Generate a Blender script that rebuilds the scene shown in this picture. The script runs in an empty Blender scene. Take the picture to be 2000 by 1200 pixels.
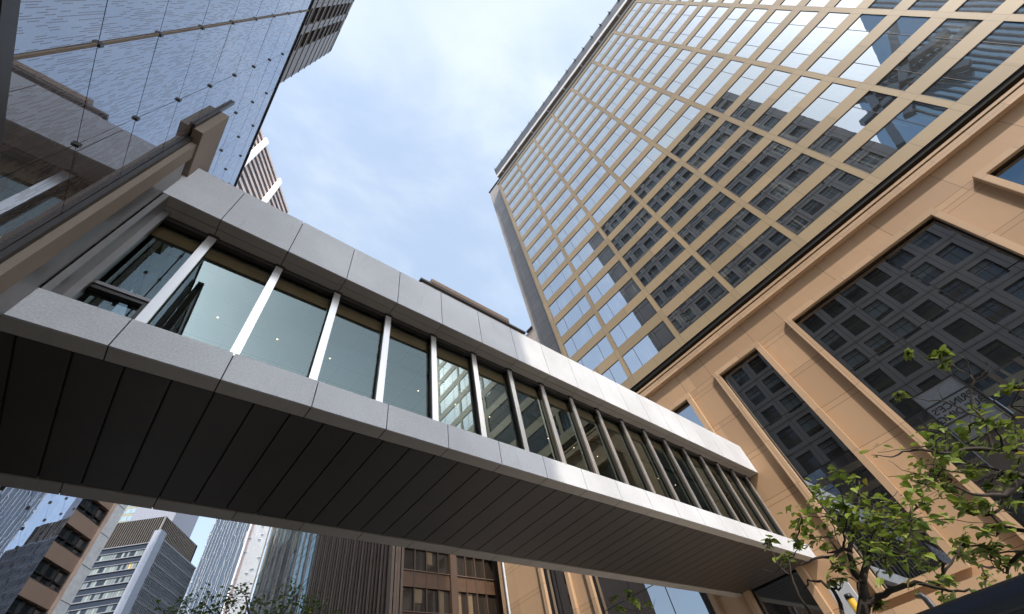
import bpy, bmesh, math, random
from mathutils import Vector, Matrix
random.seed(11)
S = bpy.context.scene
COL = S.collection
K = 1.3                      # everything is authored in units of 1.3 m, enlarged at the end
# ------------------------------------------------------------------ camera
F, CX, CY = 801.4448, 1000.0, 623.947
RC = ((0.77080338, -0.61588522, -0.16293419),
      (0.40833554, 0.67393085, -0.61569416),
      (0.48900331, 0.40804731, 0.770956))
cd = bpy.data.cameras.new('camera'); cam = bpy.data.objects.new('camera', cd); COL.objects.link(cam)
cd.sensor_width = 36; cd.lens = F/2000*36; cd.shift_y = (CY-600)/2000
cd.clip_start = .05; cd.clip_end = 3000
m = Matrix.Identity(4)
for i in range(3):
    m[i][0] = RC[0][i]; m[i][1] = -RC[1][i]; m[i][2] = -RC[2][i]
cam.matrix_world = m
S.camera = cam
# ------------------------------------------------------------------ light
SUN = Vector((1, 1.9, -2.1)).normalized()          # the way the sunlight travels
w = bpy.data.worlds.new('World'); S.world = w; w.use_nodes = True
nt = w.node_tree; bg = nt.nodes['Background']
sky = nt.nodes.new('ShaderNodeTexSky'); sky.sky_type = 'NISHITA'; sky.sun_disc = False
sky.sun_elevation = math.asin(-SUN.z); sky.sun_rotation = math.atan2(-SUN.x, -SUN.y)
sky.air_density = 1.0; sky.dust_density = 1.5; sky.ozone_density = .5
tc = nt.nodes.new('ShaderNodeTexCoord')
mp = nt.nodes.new('ShaderNodeMapping'); mp.inputs['Scale'].default_value = (1.0, 1.6, 1.0)
mp.inputs['Rotation'].default_value = (0.2, 0.1, 0.9)
nt.links.new(tc.outputs['Generated'], mp.inputs['Vector'])
nz = nt.nodes.new('ShaderNodeTexNoise'); nz.inputs['Scale'].default_value = 2.2; nz.inputs['Detail'].default_value = 8
nz.inputs['Roughness'].default_value = .55; nz.inputs['Distortion'].default_value = .5
nt.links.new(mp.outputs[0], nz.inputs['Vector'])
# thin high cloud, thicker towards the zenith and the hotel side
dt = nt.nodes.new('ShaderNodeVectorMath'); dt.operation = 'DOT_PRODUCT'
dt.inputs[1].default_value = Vector((0.05, -0.55, 0.75)).normalized()
nt.links.new(tc.outputs['Generated'], dt.inputs[0])
mr = nt.nodes.new('ShaderNodeMapRange'); mr.inputs['From Min'].default_value = .52; mr.inputs['From Max'].default_value = .92
mr.inputs['To Min'].default_value = -.06; mr.inputs['To Max'].default_value = .25
nt.links.new(dt.outputs['Value'], mr.inputs['Value'])
ad = nt.nodes.new('ShaderNodeMath'); ad.operation = 'ADD'
nt.links.new(nz.outputs['Fac'], ad.inputs[0]); nt.links.new(mr.outputs[0], ad.inputs[1])
rp = nt.nodes.new('ShaderNodeMapRange'); rp.inputs['From Min'].default_value = .36; rp.inputs['From Max'].default_value = .86
rp.interpolation_type = 'SMOOTHSTEP'
nt.links.new(ad.outputs[0], rp.inputs['Value'])
mx = nt.nodes.new('ShaderNodeMix'); mx.data_type = 'RGBA'
nt.links.new(rp.outputs[0], mx.inputs['Factor']); nt.links.new(sky.outputs[0], mx.inputs['A'])
mx.inputs['B'].default_value = (2.75, 2.95, 3.2, 1)
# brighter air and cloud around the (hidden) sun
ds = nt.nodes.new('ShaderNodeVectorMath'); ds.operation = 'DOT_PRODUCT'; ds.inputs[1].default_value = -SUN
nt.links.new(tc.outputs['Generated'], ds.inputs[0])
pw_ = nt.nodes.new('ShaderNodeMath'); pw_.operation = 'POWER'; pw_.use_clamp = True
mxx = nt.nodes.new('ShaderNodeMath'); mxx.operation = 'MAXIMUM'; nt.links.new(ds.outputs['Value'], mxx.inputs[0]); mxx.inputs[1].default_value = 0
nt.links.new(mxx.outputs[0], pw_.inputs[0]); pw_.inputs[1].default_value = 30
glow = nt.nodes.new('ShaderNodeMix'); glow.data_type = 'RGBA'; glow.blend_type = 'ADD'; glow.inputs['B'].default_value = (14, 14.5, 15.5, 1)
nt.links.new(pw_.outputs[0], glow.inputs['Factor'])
# hazy bright band over the unseen sunward horizon, added to lift the shaded fascia
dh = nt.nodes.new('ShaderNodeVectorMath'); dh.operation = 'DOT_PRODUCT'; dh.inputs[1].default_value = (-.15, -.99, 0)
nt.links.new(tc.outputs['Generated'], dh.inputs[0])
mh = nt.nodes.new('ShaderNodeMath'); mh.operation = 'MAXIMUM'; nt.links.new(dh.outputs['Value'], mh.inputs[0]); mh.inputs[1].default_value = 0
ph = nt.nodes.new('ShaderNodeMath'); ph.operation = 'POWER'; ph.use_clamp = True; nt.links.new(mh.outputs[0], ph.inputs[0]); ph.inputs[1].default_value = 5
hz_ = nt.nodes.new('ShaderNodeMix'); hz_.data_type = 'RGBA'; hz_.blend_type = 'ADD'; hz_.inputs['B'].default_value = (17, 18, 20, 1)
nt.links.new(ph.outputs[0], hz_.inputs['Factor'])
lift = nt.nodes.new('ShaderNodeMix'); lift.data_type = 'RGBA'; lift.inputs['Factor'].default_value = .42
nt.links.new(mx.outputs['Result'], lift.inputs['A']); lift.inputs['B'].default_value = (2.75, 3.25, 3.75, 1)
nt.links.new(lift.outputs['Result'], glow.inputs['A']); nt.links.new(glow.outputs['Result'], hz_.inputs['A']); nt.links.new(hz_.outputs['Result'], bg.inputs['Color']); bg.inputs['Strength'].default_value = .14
sd = bpy.data.lights.new('sun', 'SUN'); so = bpy.data.objects.new('sun', sd); COL.objects.link(so)
sd.energy = 2.0; sd.angle = math.radians(.5); sd.color = (1, .9, .78)
so.rotation_euler = SUN.to_track_quat('-Z', 'Y').to_euler()
S.view_settings.view_transform = 'Standard'; S.view_settings.look = 'None'
S.view_settings.exposure = 1.25; S.view_settings.gamma = 1
S.cycles.max_bounces = 8; S.cycles.transparent_max_bounces = 12
S.cycles.caustics_reflective = False; S.cycles.caustics_refractive = False

# ------------------------------------------------------------------ materials
class NT:
    def __init__(s, name):
        s.m = bpy.data.materials.new(name); s.m.use_nodes = True; s.t = s.m.node_tree; s.t.nodes.clear()
        s.out = s.n('ShaderNodeOutputMaterial')
    def n(s, typ, **kw):
        x = s.t.nodes.new(typ)
        for k, v in kw.items(): setattr(x, k, v)
        return x
    def l(s, a, b): s.t.links.new(a, b)
    def put(s, sock, v):
        if hasattr(v, 'is_output'): s.l(v, sock)
        else: sock.default_value = v
    def math(s, op, a, b=None, c=None, clamp=False):
        x = s.n('ShaderNodeMath', operation=op); x.use_clamp = clamp
        s.put(x.inputs[0], a)
        if b is not None: s.put(x.inputs[1], b)
        if c is not None: s.put(x.inputs[2], c)
        return x.outputs[0]
    def uv(s):
        if not hasattr(s, '_uv'):
            a = s.n('ShaderNodeUVMap'); b = s.n('ShaderNodeSeparateXYZ'); s.l(a.outputs[0], b.inputs[0])
            s._uv = (a.outputs[0], b.outputs[0], b.outputs[1])
        return s._uv
    def scaled(s, vec, sc):
        x = s.n('ShaderNodeMapping'); s.l(vec, x.inputs['Vector']); x.inputs['Scale'].default_value = sc
        return x.outputs[0]
    def noise(s, vec, scale, detail=4, rough=.5, out='Fac'):
        x = s.n('ShaderNodeTexNoise'); s.l(vec, x.inputs['Vector'])
        x.inputs['Scale'].default_value = scale; x.inputs['Detail'].default_value = detail; x.inputs['Roughness'].default_value = rough
        return x.outputs[out]
    def mix(s, fac, a, b):
        x = s.n('ShaderNodeMix', data_type='RGBA'); s.put(x.inputs['Factor'], fac); s.put(x.inputs['A'], c4(a)); s.put(x.inputs['B'], c4(b))
        return x.outputs['Result']
    def rng(s, v, a, b, c=0., d=1.):
        x = s.n('ShaderNodeMapRange'); s.put(x.inputs[0], v)
        for i, q in enumerate((a, b, c, d)): x.inputs[i+1].default_value = q
        return x.outputs[0]
    def line(s, c, per, off, wd):           # 1 on lines every per, wd wide
        x = s.math('DIVIDE', s.math('SUBTRACT', c, off), per)
        x = s.math('FRACT', s.math('ADD', x, .5))
        x = s.math('ABSOLUTE', s.math('SUBTRACT', x, .5))
        return s.math('LESS_THAN', x, wd/per/2)
    def at(s, c, pos, wd): return s.math('LESS_THAN', s.math('ABSOLUTE', s.math('SUBTRACT', c, pos)), wd/2)
    def any(s, L):
        r = L[0]
        for q in L[1:]: r = s.math('MAXIMUM', r, q)
        return r
    def principled(s, col, rough=.6, metal=0., bump=None, spec=.5):
        p = s.n('ShaderNodeBsdfPrincipled'); s.put(p.inputs['Base Color'], c4(col)); s.put(p.inputs['Roughness'], rough)
        s.put(p.inputs['Metallic'], metal); p.inputs['Specular IOR Level'].default_value = spec
        if bump: s.l(s.bump(*bump), p.inputs['Normal'])
        return p.outputs[0]
    def bump(s, h, strength, dist=.02):
        b = s.n('ShaderNodeBump'); s.l(h, b.inputs['Height']); b.inputs['Strength'].default_value = strength; b.inputs['Distance'].default_value = dist
        return b.outputs[0]
    def gloss(s, col, rough=0., normal=None):
        g = s.n('ShaderNodeBsdfAnisotropic'); s.put(g.inputs['Color'], c4(col)); g.inputs['Roughness'].default_value = rough
        if normal is not None: s.l(normal, g.inputs['Normal'])
        return g.outputs[0]
    def diff(s, col):
        g = s.n('ShaderNodeBsdfDiffuse'); s.put(g.inputs['Color'], c4(col)); return g.outputs[0]
    def mixs(s, fac, a, b):
        x = s.n('ShaderNodeMixShader'); s.put(x.inputs[0], fac); s.l(a, x.inputs[1]); s.l(b, x.inputs[2]); return x.outputs[0]
    def end(s, sh): s.l(sh, s.out.inputs[0]); return s.m
def c4(c): return c if hasattr(c, 'is_output') else (tuple(c)+(1,) if len(c) == 3 else tuple(c))
M = {}
def plain(name, col, rough=.6, metal=0., var=.12, scale=3., spec=.5):
    t = NT(name); o = t.n('ShaderNodeTexCoord').outputs['Object']
    f = t.noise(o, scale, 5, .6)
    a = [max(0, c*(1-var)) for c in col]; b = [c*(1+var) for c in col]
    M[name] = t.end(t.principled(t.mix(t.rng(f, .3, .7), a, b), rough, metal, None, spec)); return M[name]
def stone(name, col, joints, rough=.55, grain=30., var=.10, jw=.019, bstr=.15, streak=False, jcol=.35, cell=None, obj=0.):
    """clad stone; joints = list of ('s'|'z', period, offset) or ('s'|'z', None, position)"""
    t = NT(name); uv, s, z = t.uv()
    g = t.noise(uv, grain, 3, .7); big = t.noise(uv, .35, 4, .6)
    if streak:
        fine = t.noise(t.scaled(uv, (26, 1.2, 1)), 1.0, 4, .6)
    else: fine = g
    f = t.math('ADD', t.math('MULTIPLY', fine, .5), t.math('MULTIPLY', big, .5))
    c = t.mix(t.rng(f, .3, .7), [x*(1-var) for x in col], [min(1, x*(1+var)) for x in col])
    if cell:
        cs, os_, cz, oz = cell
        x = t.n('ShaderNodeTexWhiteNoise', noise_dimensions='2D'); cv = t.n('ShaderNodeCombineXYZ')
        t.put(cv.inputs[0], t.math('FLOOR', t.math('DIVIDE', t.math('SUBTRACT', s, os_), cs))); t.put(cv.inputs[1], t.math('FLOOR', t.math('DIVIDE', t.math('SUBTRACT', z, oz), cz)))
        t.l(cv.outputs[0], x.inputs[0])
        c = t.mix(x.outputs['Value'], c, t.mix(1., c, [q*.80 for q in col]))
        wash = t.noise(t.scaled(uv, (3.5, .12, 1)), 1., 4, .6)
        c = t.mix(t.rng(wash, .55, .8, 0, .35), c, [q*.72 for q in col])
    if obj:
        oi = t.n('ShaderNodeObjectInfo'); st = t.noise(t.scaled(uv, (5., 1.1, 1)), 1., 5, .65)
        c = t.mix(t.math('MULTIPLY', oi.outputs['Random'], obj), c, [q*.6 for q in col])
        c = t.mix(t.rng(st, .56, .78, 0, .4), c, [q*.62 for q in col])
    if joints:
        L = []
        for a, per, off in joints:
            q = s if a == 's' else z
            L.append(t.line(q, per, off, jw) if per else t.at(q, off, jw))
        c = t.mix(t.any(L), c, [x*jcol for x in col])
    M[name] = t.end(t.principled(c, rough, 0, (g, bstr, .01), .35)); return M[name]

stone('granite', (.50, .505, .515), [], .6, 38, .30, bstr=.6, obj=.16)
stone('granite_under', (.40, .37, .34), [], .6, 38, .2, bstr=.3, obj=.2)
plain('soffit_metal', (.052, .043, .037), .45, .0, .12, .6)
plain('dark_gap', (.006, .006, .006), .9)
plain('dark_frame', (.035, .03, .027), .4, .3)
t = NT('mullion_metal'); uv, s_, z_ = t.uv()
M['mullion_metal'] = t.end(t.principled(t.mix(t.noise(t.scaled(uv, (60, .6, 1)), 1., 3), (.60, .575, .55), (.72, .70, .675)), .28, .8))
plain('jamb_metal', (.20, .19, .185), .35, .6)
stone('sandstone_wall', (.455, .295, .175), [('z', 1.87, 8.45), ('z', 1.87, 8.22)], .6, 40, .10, streak=True, cell=(2.6, .05, 1.87, 8.45))
stone('sandstone_frieze', (.455, .295, .175), [('s', None, q) for q in (-10.2, -7.65, -5.1, -2.55, .05, 1.6, 4.16, 5.7, 8.2, 10.7, 13.2, 15.8, 18.6)] + [('z', None, 12.47)], .6, 40, .10, streak=True, cell=(2.56, .05, 1.9, 12.47))
stone('sandstone_trim', (.485, .325, .20), [('s', 1.33, -9.37), ('z', 1.87, 8.40)], .55, 40, .08, streak=True, jw=.012, cell=(1.33, -9.37, 1.87, 8.40))
stone('beige_panel', (.37, .28, .17), [('s', 1.8275, 4.335+.09), ('s', 1.8275, 4.335-.09)] and
      [('s', 3.655, 4.335-.145), ('s', 3.655, 4.335+.145), ('s', 3.655, 6.14), ('z', 2.37, 17.25), ('z', 2.37, 15.65)], .45, 20, .045, jw=.022, bstr=.05, jcol=.55, cell=(1.8275, 4.335-.145, 2.37, 15.65))
stone('dark_tile', (.44, .40, .375), [('s', 1.15, .2), ('z', 1.05, .3)], .5, 8, .3, jw=.04, jcol=.5, cell=(1.15, .2, 1.05, .3))
stone('brown_stone', (.235, .19, .15), [], .8, 60, .18, bstr=.6)
plain('brown_soffit', (.28, .22, .17), .7)
plain('screen_metal', (.10, .105, .115), .5, .4)
plain('white_paint', (.72, .71, .69), .5)
plain('asphalt', (.075, .074, .073), .9, 0, .2, 8)
plain('paving', (.40, .38, .35), .85, 0, .15, 2)
plain('kerb_stone', (.33, .32, .31), .8)
plain('road_paint', (.75, .74, .70), .7)

def window_glass(name, refl, tint, base, wob=.0, wscale=1.2, curtains=False, rough=0., fres=None):
    t = NT(name); uv, s, z = t.uv()
    nrm = t.bump(t.noise(uv, wscale, 2, .4), wob, .05) if wob else None
    if curtains:
        st = t.noise(t.scaled(uv, (9., .25, 1)), 1., 3, .6)
        zone = t.noise(t.scaled(uv, (.9, .45, 1)), 1., 2)
        f = t.math('MULTIPLY', t.rng(st, .48, .62), t.rng(zone, .5, .62))
        base = t.mix(f, base, (.17, .18, .165))
    d = t.principled(base, .3, 0, None, .2)
    if fres:
        lw = t.n('ShaderNodeFresnel'); lw.inputs['IOR'].default_value = fres
        refl = t.math('MAXIMUM', lw.outputs[0], refl)
    M[name] = t.end(t.mixs(refl, d, t.gloss(tint, rough, nrm))); return M[name]
window_glass('hotel_glass', .52, (.93, .97, 1.0), (.014, .018, .022), .02, .9, True)
window_glass('podium_glass', .36, (.85, .92, 1.0), (.006, .008, .01), .16, .26)
window_glass('dark_office_glass', .16, (.8, .9, 1), (.012, .014, .016), .03, 1.)
window_glass('brown_glass', .07, (.8, .85, .9), (.028, .022, .017), .02, 1.)
window_glass('blue_glass', .55, (.75, .88, 1.0), (.03, .05, .08), .03, .6)
window_glass('pale_glass', .60, (.85, .95, 1.0), (.12, .17, .2), .03, .5)
# fritted shingle glass of the near left facade: brown printed dashes on mirror glass
t = NT('fritted_glass'); uv, s, z = t.uv()
row = t.math('FLOOR', t.math('DIVIDE', s, .021))
def hash1(t, v, seed):
    x = t.n('ShaderNodeTexWhiteNoise', noise_dimensions='2D'); cv = t.n('ShaderNodeCombineXYZ')
    t.put(cv.inputs[0], v); t.put(cv.inputs[1], seed); t.l(cv.outputs[0], x.inputs[0]); return x.outputs['Value']
zz = t.math('ADD', t.math('DIVIDE', z, .13), t.math('MULTIPLY', hash1(t, row, 1.7), 9.))
dash = t.math('GREATER_THAN', hash1(t, row, t.math('FLOOR', zz)), .58)
thin = t.math('LESS_THAN', t.math('FRACT', t.math('DIVIDE', s, .021)), .36)
mask = t.math('MULTIPLY', dash, thin)
nrm = t.bump(t.noise(uv, .7, 2), .015, .05)
fr = t.n('ShaderNodeFresnel'); fr.inputs['IOR'].default_value = 1.9
refl = t.math('MULTIPLY', t.math('ADD', t.math('MULTIPLY', fr.outputs[0], .9), .30, None, True), t.math('SUBTRACT', 1., t.math('MULTIPLY', mask, .6)))
base = t.mix(mask, (.075, .055, .045), (.12, .08, .06))
M['fritted_glass'] = t.end(t.mixs(refl, t.principled(base, .5), t.gloss((.66, .72, .82), .0, nrm)))
# bridge glazing: greenish, half see-through
t = NT('bridge_glass'); uv, s, z = t.uv()
tr = t.n('ShaderNodeBsdfTransparent'); tr.inputs[0].default_value = (.64, .68, .62, 1)
fr = t.n('ShaderNodeFresnel'); fr.inputs['IOR'].default_value = 1.6
rf = t.math('ADD', t.math('MULTIPLY', fr.outputs[0], .9), .36, None, True)
M['bridge_glass'] = t.end(t.mixs(rf, tr.outputs[0], t.gloss((.27, .335, .335), 0., t.bump(t.noise(uv, .6, 2), .012, .05))))

# ------------------------------------------------------------------ mesh builder
class MB:
    def __init__(s): s.v = []; s.f = []; s.mi = []
    def face(s, pts, mi=0):
        b = len(s.v); s.v += [tuple(p) for p in pts]; s.f.append(tuple(range(b, b+len(pts)))); s.mi.append(mi)
    def box(s, x0, x1, y0, y1, z0, z1, mi=0):
        c = [Vector((x, y, z)) for x in (x0, x1) for y in (y0, y1) for z in (z0, z1)]
        for q in ((0, 1, 3, 2), (4, 6, 7, 5), (0, 4, 5, 1), (2, 3, 7, 6), (0, 2, 6, 4), (1, 5, 7, 3)): s.face([c[i] for i in q], mi)
        return s
    def obox(s, fr, s0, s1, d0, d1, z0, z1, mi=0):      # box in a facade frame: along s, depth d (inwards), z
        c = [fr(a, z, d) for a in (s0, s1) for d in (d0, d1) for z in (z0, z1)]
        for q in ((0, 1, 3, 2), (4, 6, 7, 5), (0, 4, 5, 1), (2, 3, 7, 6), (0, 2, 6, 4), (1, 5, 7, 3)): s.face([c[i] for i in q], mi)
        return s
    def bar(s, a, b, r, mi=0, n=4):
        return s.tube([a, b], [r, r], n, mi)
    def tube(s, P, R, n=6, mi=0, cap=True):
        P = [Vector(p) for p in P]; rings = []; up = None
        for i, p in enumerate(P):
            d = (P[min(i+1, len(P)-1)]-P[max(i-1, 0)])
            d = d.normalized() if d.length > 1e-9 else Vector((0, 0, 1))
            if up is None or abs(up.dot(d)) > .95: up = Vector((0, 0, 1)) if abs(d.z) < .9 else Vector((1, 0, 0))
            a = d.cross(up).normalized(); b2 = d.cross(a)
            up = -b2 if False else up
            rings.append([p+(a*math.cos(2*math.pi*(k+.5)/n)+b2*math.sin(2*math.pi*(k+.5)/n))*R[i] for k in range(n)])
        base = len(s.v)
        for r in rings: s.v += [tuple(q) for q in r]
        for i in range(len(rings)-1):
            for k in range(n):
                a = base+i*n+k; b = base+i*n+(k+1) % n
                s.f.append((a, b, b+n, a+n)); s.mi.append(mi)
        if cap:
            s.f.append(tuple(base+k for k in range(n))[::-1]); s.mi.append(mi)
            s.f.append(tuple(base+(len(rings)-1)*n+k for k in range(n))); s.mi.append(mi)
        return s
    def build(s, name, mats, parent=None, smooth=False, bevel=0.):
        me = bpy.data.meshes.new(name)
        off = Vector(parent['_o']) if parent is not None else Vector((0, 0, 0))
        me.from_pydata([tuple(Vector(p)-off) for p in s.v], [], s.f)
        if not isinstance(mats, (list, tuple)): mats = [mats]
        for q in mats: me.materials.append(M[q] if isinstance(q, str) else q)
        me.polygons.foreach_set('material_index', s.mi)
        uvl = me.uv_layers.new(name='UVMap')
        for p in me.polygons:
            n = p.normal
            if abs(n.z) > .8: t1 = None
            else:
                t1 = Vector((-n.y, n.x, 0)).normalized()
                if (t1.y if abs(t1.y) > abs(t1.x)*.5 else t1.x) < 0: t1 = -t1
            for li in p.loop_indices:
                q = me.vertices[me.loops[li].vertex_index].co + off
                uvl.data[li].uv = (q.x, q.y) if t1 is None else (q.dot(t1), q.z)
        if smooth: me.polygons.foreach_set('use_smooth', [True]*len(me.polygons))
        o = bpy.data.objects.new(name, me); COL.objects.link(o)
        if parent is not None:
            o.parent = parent; o['_o'] = tuple(off)
        else: o['_o'] = (0, 0, 0)
        if bevel:
            b = o.modifiers.new('bevel', 'BEVEL'); b.width = bevel; b.segments = 1; b.limit_method = 'ANGLE'
        return o
def tag(o, label=None, cat=None, group=None, kind=None):
    for k, v in (('label', label), ('category', cat), ('group', group), ('kind', kind)):
        if v: o[k] = v
    return o
def thing(name, label, cat, loc, group=None):
    o = bpy.data.objects.new(name, None); COL.objects.link(o); o.location = loc; o['_o'] = tuple(loc)
    o.empty_display_size = .2
    return tag(o, label, cat, group)
def frame(P0, u, n):        # facade frame: s along u, d inwards (against the outward normal n)
    P0, u, n = Vector(P0), Vector(u).normalized(), Vector(n).normalized()
    return lambda s, z, d=0.: Vector((P0.x+u.x*s-n.x*d, P0.y+u.y*s-n.y*d, z))
def grid(mb, fr, se, ze, hole, depth, mi=0, rev=0):
    """wall of cells between the breaks se x ze, left open where hole(i, j), with reveals of the given depth"""
    ns, nz = len(se)-1, len(ze)-1
    for i in range(ns):
        for j in range(nz):
            a, b, c, d = se[i], se[i+1], ze[j], ze[j+1]
            if not hole(i, j): mb.face([fr(a, c), fr(b, c), fr(b, d), fr(a, d)], mi); continue
            for nb, q in (((i-1, j), ((a, c), (a, d))), ((i+1, j), ((b, c), (b, d))), ((i, j-1), ((a, c), (b, c))), ((i, j+1), ((a, d), (b, d)))):
                inside = 0 <= nb[0] < ns and 0 <= nb[1] < nz
                if inside and hole(*nb): continue
                (s0, z0), (s1, z1) = q
                mb.face([fr(s0, z0), fr(s1, z1), fr(s1, z1, depth), fr(s0, z0, depth)], rev)
    return mb
def pane(mb, fr, s0, s1, z0, z1, d, mi=0, tilt=0.):
    a, b = random.uniform(-tilt, tilt), random.uniform(-tilt, tilt)
    ws, wz = (s1-s0)/2, (z1-z0)/2
    mb.face([fr(s0, z0, d-a*ws-b*wz), fr(s1, z0, d+a*ws-b*wz), fr(s1, z1, d+a*ws+b*wz), fr(s0, z1, d-a*ws+b*wz)], mi)
def ray(x, y):
    v = ((x-CX)/F, (y-CY)/F, 1.)
    return Vector(tuple(sum(RC[j][i]*v[j] for j in range(3)) for i in range(3)))
def at_r(x, y, r):          # the point seen at photo pixel (x, y), r away horizontally
    d = ray(x, y); return d*(r/math.hypot(d.x, d.y))
GZ = -1.25
# ------------------------------------------------------------------ ground
b = MB(); b.face([(-600, -600, GZ-.15), (600, -600, GZ-.15), (600, 600, GZ-.15), (-600, 600, GZ-.15)])
tag(b.build('ground', 'asphalt'), kind='structure')
b = MB(); b.face([(1.6, -300, GZ-.145), (6.0, -300, GZ-.145), (6.0, 300, GZ-.145), (1.6, 300, GZ-.145)])
tag(b.build('road', 'asphalt'), kind='structure')
b = MB()
for y in range(-60, 120, 4): b.face([(3.75, y, GZ-.141), (3.83, y, GZ-.141), (3.83, y+1.6, GZ-.141), (3.75, y+1.6, GZ-.141)])
tag(b.build('road_marking', 'road_paint'), kind='structure')
b = MB().box(-2.1, 1.5, -120, 21, GZ-.148, GZ); tag(b.build('pavement', 'paving'), kind='structure')
b = MB().box(6.1, 18.7, -120, 23.8, GZ-.148, GZ); tag(b.build('pavement', 'paving'), kind='structure')
b = MB().box(1.503, 1.6, -120, 21, GZ-.148, GZ-.01); tag(b.build('kerb', 'kerb_stone'), kind='structure')
b = MB().box(6.0, 6.097, -120, 23.8, GZ-.148, GZ-.01); tag(b.build('kerb', 'kerb_stone'), kind='structure')

# ------------------------------------------------------------------ hotel
H = thing('hotel_building', 'tall beige hotel tower with a mirror glass window grid above an orange sandstone podium', 'hotel', (18.8, -10, GZ))
HX = 18.8
fh = frame((HX, 0, 0), (0, 1, 0), (-1, 0, 0))
NC, NF = 8, 17
se, cols = [], []
for k in range(NC-1, -1, -1):
    y1 = 11.47-3.655*k; se += [y1-3.36, y1]; cols.append(k)
se = [se[0]-.29] + se + [11.88]
ze = [14.93]
for f_ in range(NF): ze += [15.64+2.37*f_, 17.24+2.37*f_]
ze.append(55.95)
wb = grid(MB(), fh, se, ze, lambda i, j: i % 2 == 1 and j % 2 == 1, .05)
wb.face([fh(se[0], 14.93), fh(se[-1], 14.93), fh(se[-1], 14.93, .35), fh(se[0], 14.93, .35)], 1)
wb.face([fh(se[0], 14.93), fh(se[0], 55.95), fh(se[0], 55.95, 25), fh(se[0], 14.93, 25)])
wb.face([fh(11.88, 14.93), fh(11.88, 55.95), fh(11.88, 55.95, 1.32), fh(11.88, 14.93, 1.32)])
wb.build('tower_wall', ['beige_panel', 'dark_gap'], H)
wins = []
for k in range(NC):
    for f_ in range(NF):
        y1 = 11.47-3.655*k; z0 = 15.64+2.37*f_
        d = Vector((HX, y1-1.7, z0+.8)); wins.append((d.length, k, f_))
wins.sort()
def hotel_window(mb, k, f_, fm=None):
    fm = fm or mb
    y1 = 11.47-3.655*k; y0 = y1-3.36; z0 = 15.64+2.37*f_; z1 = z0+1.6
    ys = (y0, y0+.87, y0+2.49, y1)
    g = .022
    fi = 0 if fm is not mb else 1
    fm.obox(fh, y0, y1, .031, .049, z0, z0+g, fi); fm.obox(fh, y0, y1, .031, .049, z1-g, z1, fi)
    for i in range(4):
        c = min(max(ys[i], y0+g/2), y1-g/2); fm.obox(fh, c-g/2, c+g/2, .0305, .0485, z0+g, z1-g, fi)
    for i in range(3): pane(mb, fh, ys[i]+.004, ys[i+1]-.004, z0+.004, z1-.004, .044, 0, .0022)
far = MB()
for r, (d, k, f_) in enumerate(wins):
    if r < 100:
        mb, fm = MB(), MB(); hotel_window(mb, k, f_, fm); fm.build('frame', 'dark_frame', mb.build('window', 'hotel_glass', H))
    else: hotel_window(far, k, f_)
tag(far.build('window', ['hotel_glass', 'dark_frame'], H), kind='stuff')
MB().box(HX+.06, 44, -17.7, 11.8, 14.7, 55.9).build('tower_core', 'dark_gap', H)
MB().box(HX+1.32, 44, 11.81, 13.72*1.07, 4.0, 56.75*1.07).build('stair_wall', 'dark_tile', H)
# roof: coping, parapet, eave with brackets, plant screen
b = MB().box(HX-.06, 44, -17.76, 11.95, 55.953, 56.12); b.build('coping', 'dark_frame', H)
MB().box(HX+1.2, 44, 11.952, 13.72*1.07+.06, 60.73, 60.95).build('coping', 'dark_frame', H)
MB().box(HX+.02, 44, -17.76, 11.4, 56.123, 57.0).build('parapet', 'white_paint', H)
MB().box(HX-.36, HX+2, -17.76, 11.3, 57.003, 57.12, 0).build('eave', 'brown_soffit', H)
MB().box(HX-.42, HX-.363, -17.76, 11.33, 57.0, 57.66).build('eave_edge', 'white_paint', H)
MB().box(HX-.36, HX+1.5, -17.76, 11.32, 57.125, 57.655).build('roof_curb', 'dark_frame', H)
b = MB().box(HX-.42, HX+1.5, -17.76, 11.33, 57.663, 59.9); b.build('plant_screen', 'screen_metal', H)
for i in range(9):
    y = 10.2-3.18*i
    MB().box(HX-.33, HX-.02, y-.09, y+.09, 56.9, 57.0).build('eave_bracket', 'white_paint', H)
for i in range(19):
    y = 11.1-1.545*i
    MB().box(HX-.62, HX-.423, y-.03, y+.03, 59.3, 59.95).build('screen_fin', 'screen_metal', H)
# podium: wall plane at 19.0, projecting surrounds at 18.8, glass at 19.1
fw = frame((19.0, 0, 0), (0, 1, 0), (-1, 0, 0))
bays = [(-16.6, -10.5), (-10.4+.0, -8.28)]
bays = [(-14.55, -12.5), (-10.35, -8.27), (-6.31, -.20), (1.73, 3.80), (5.82, 7.80), (9.45, 15.1), (16.72, 18.42)]
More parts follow.
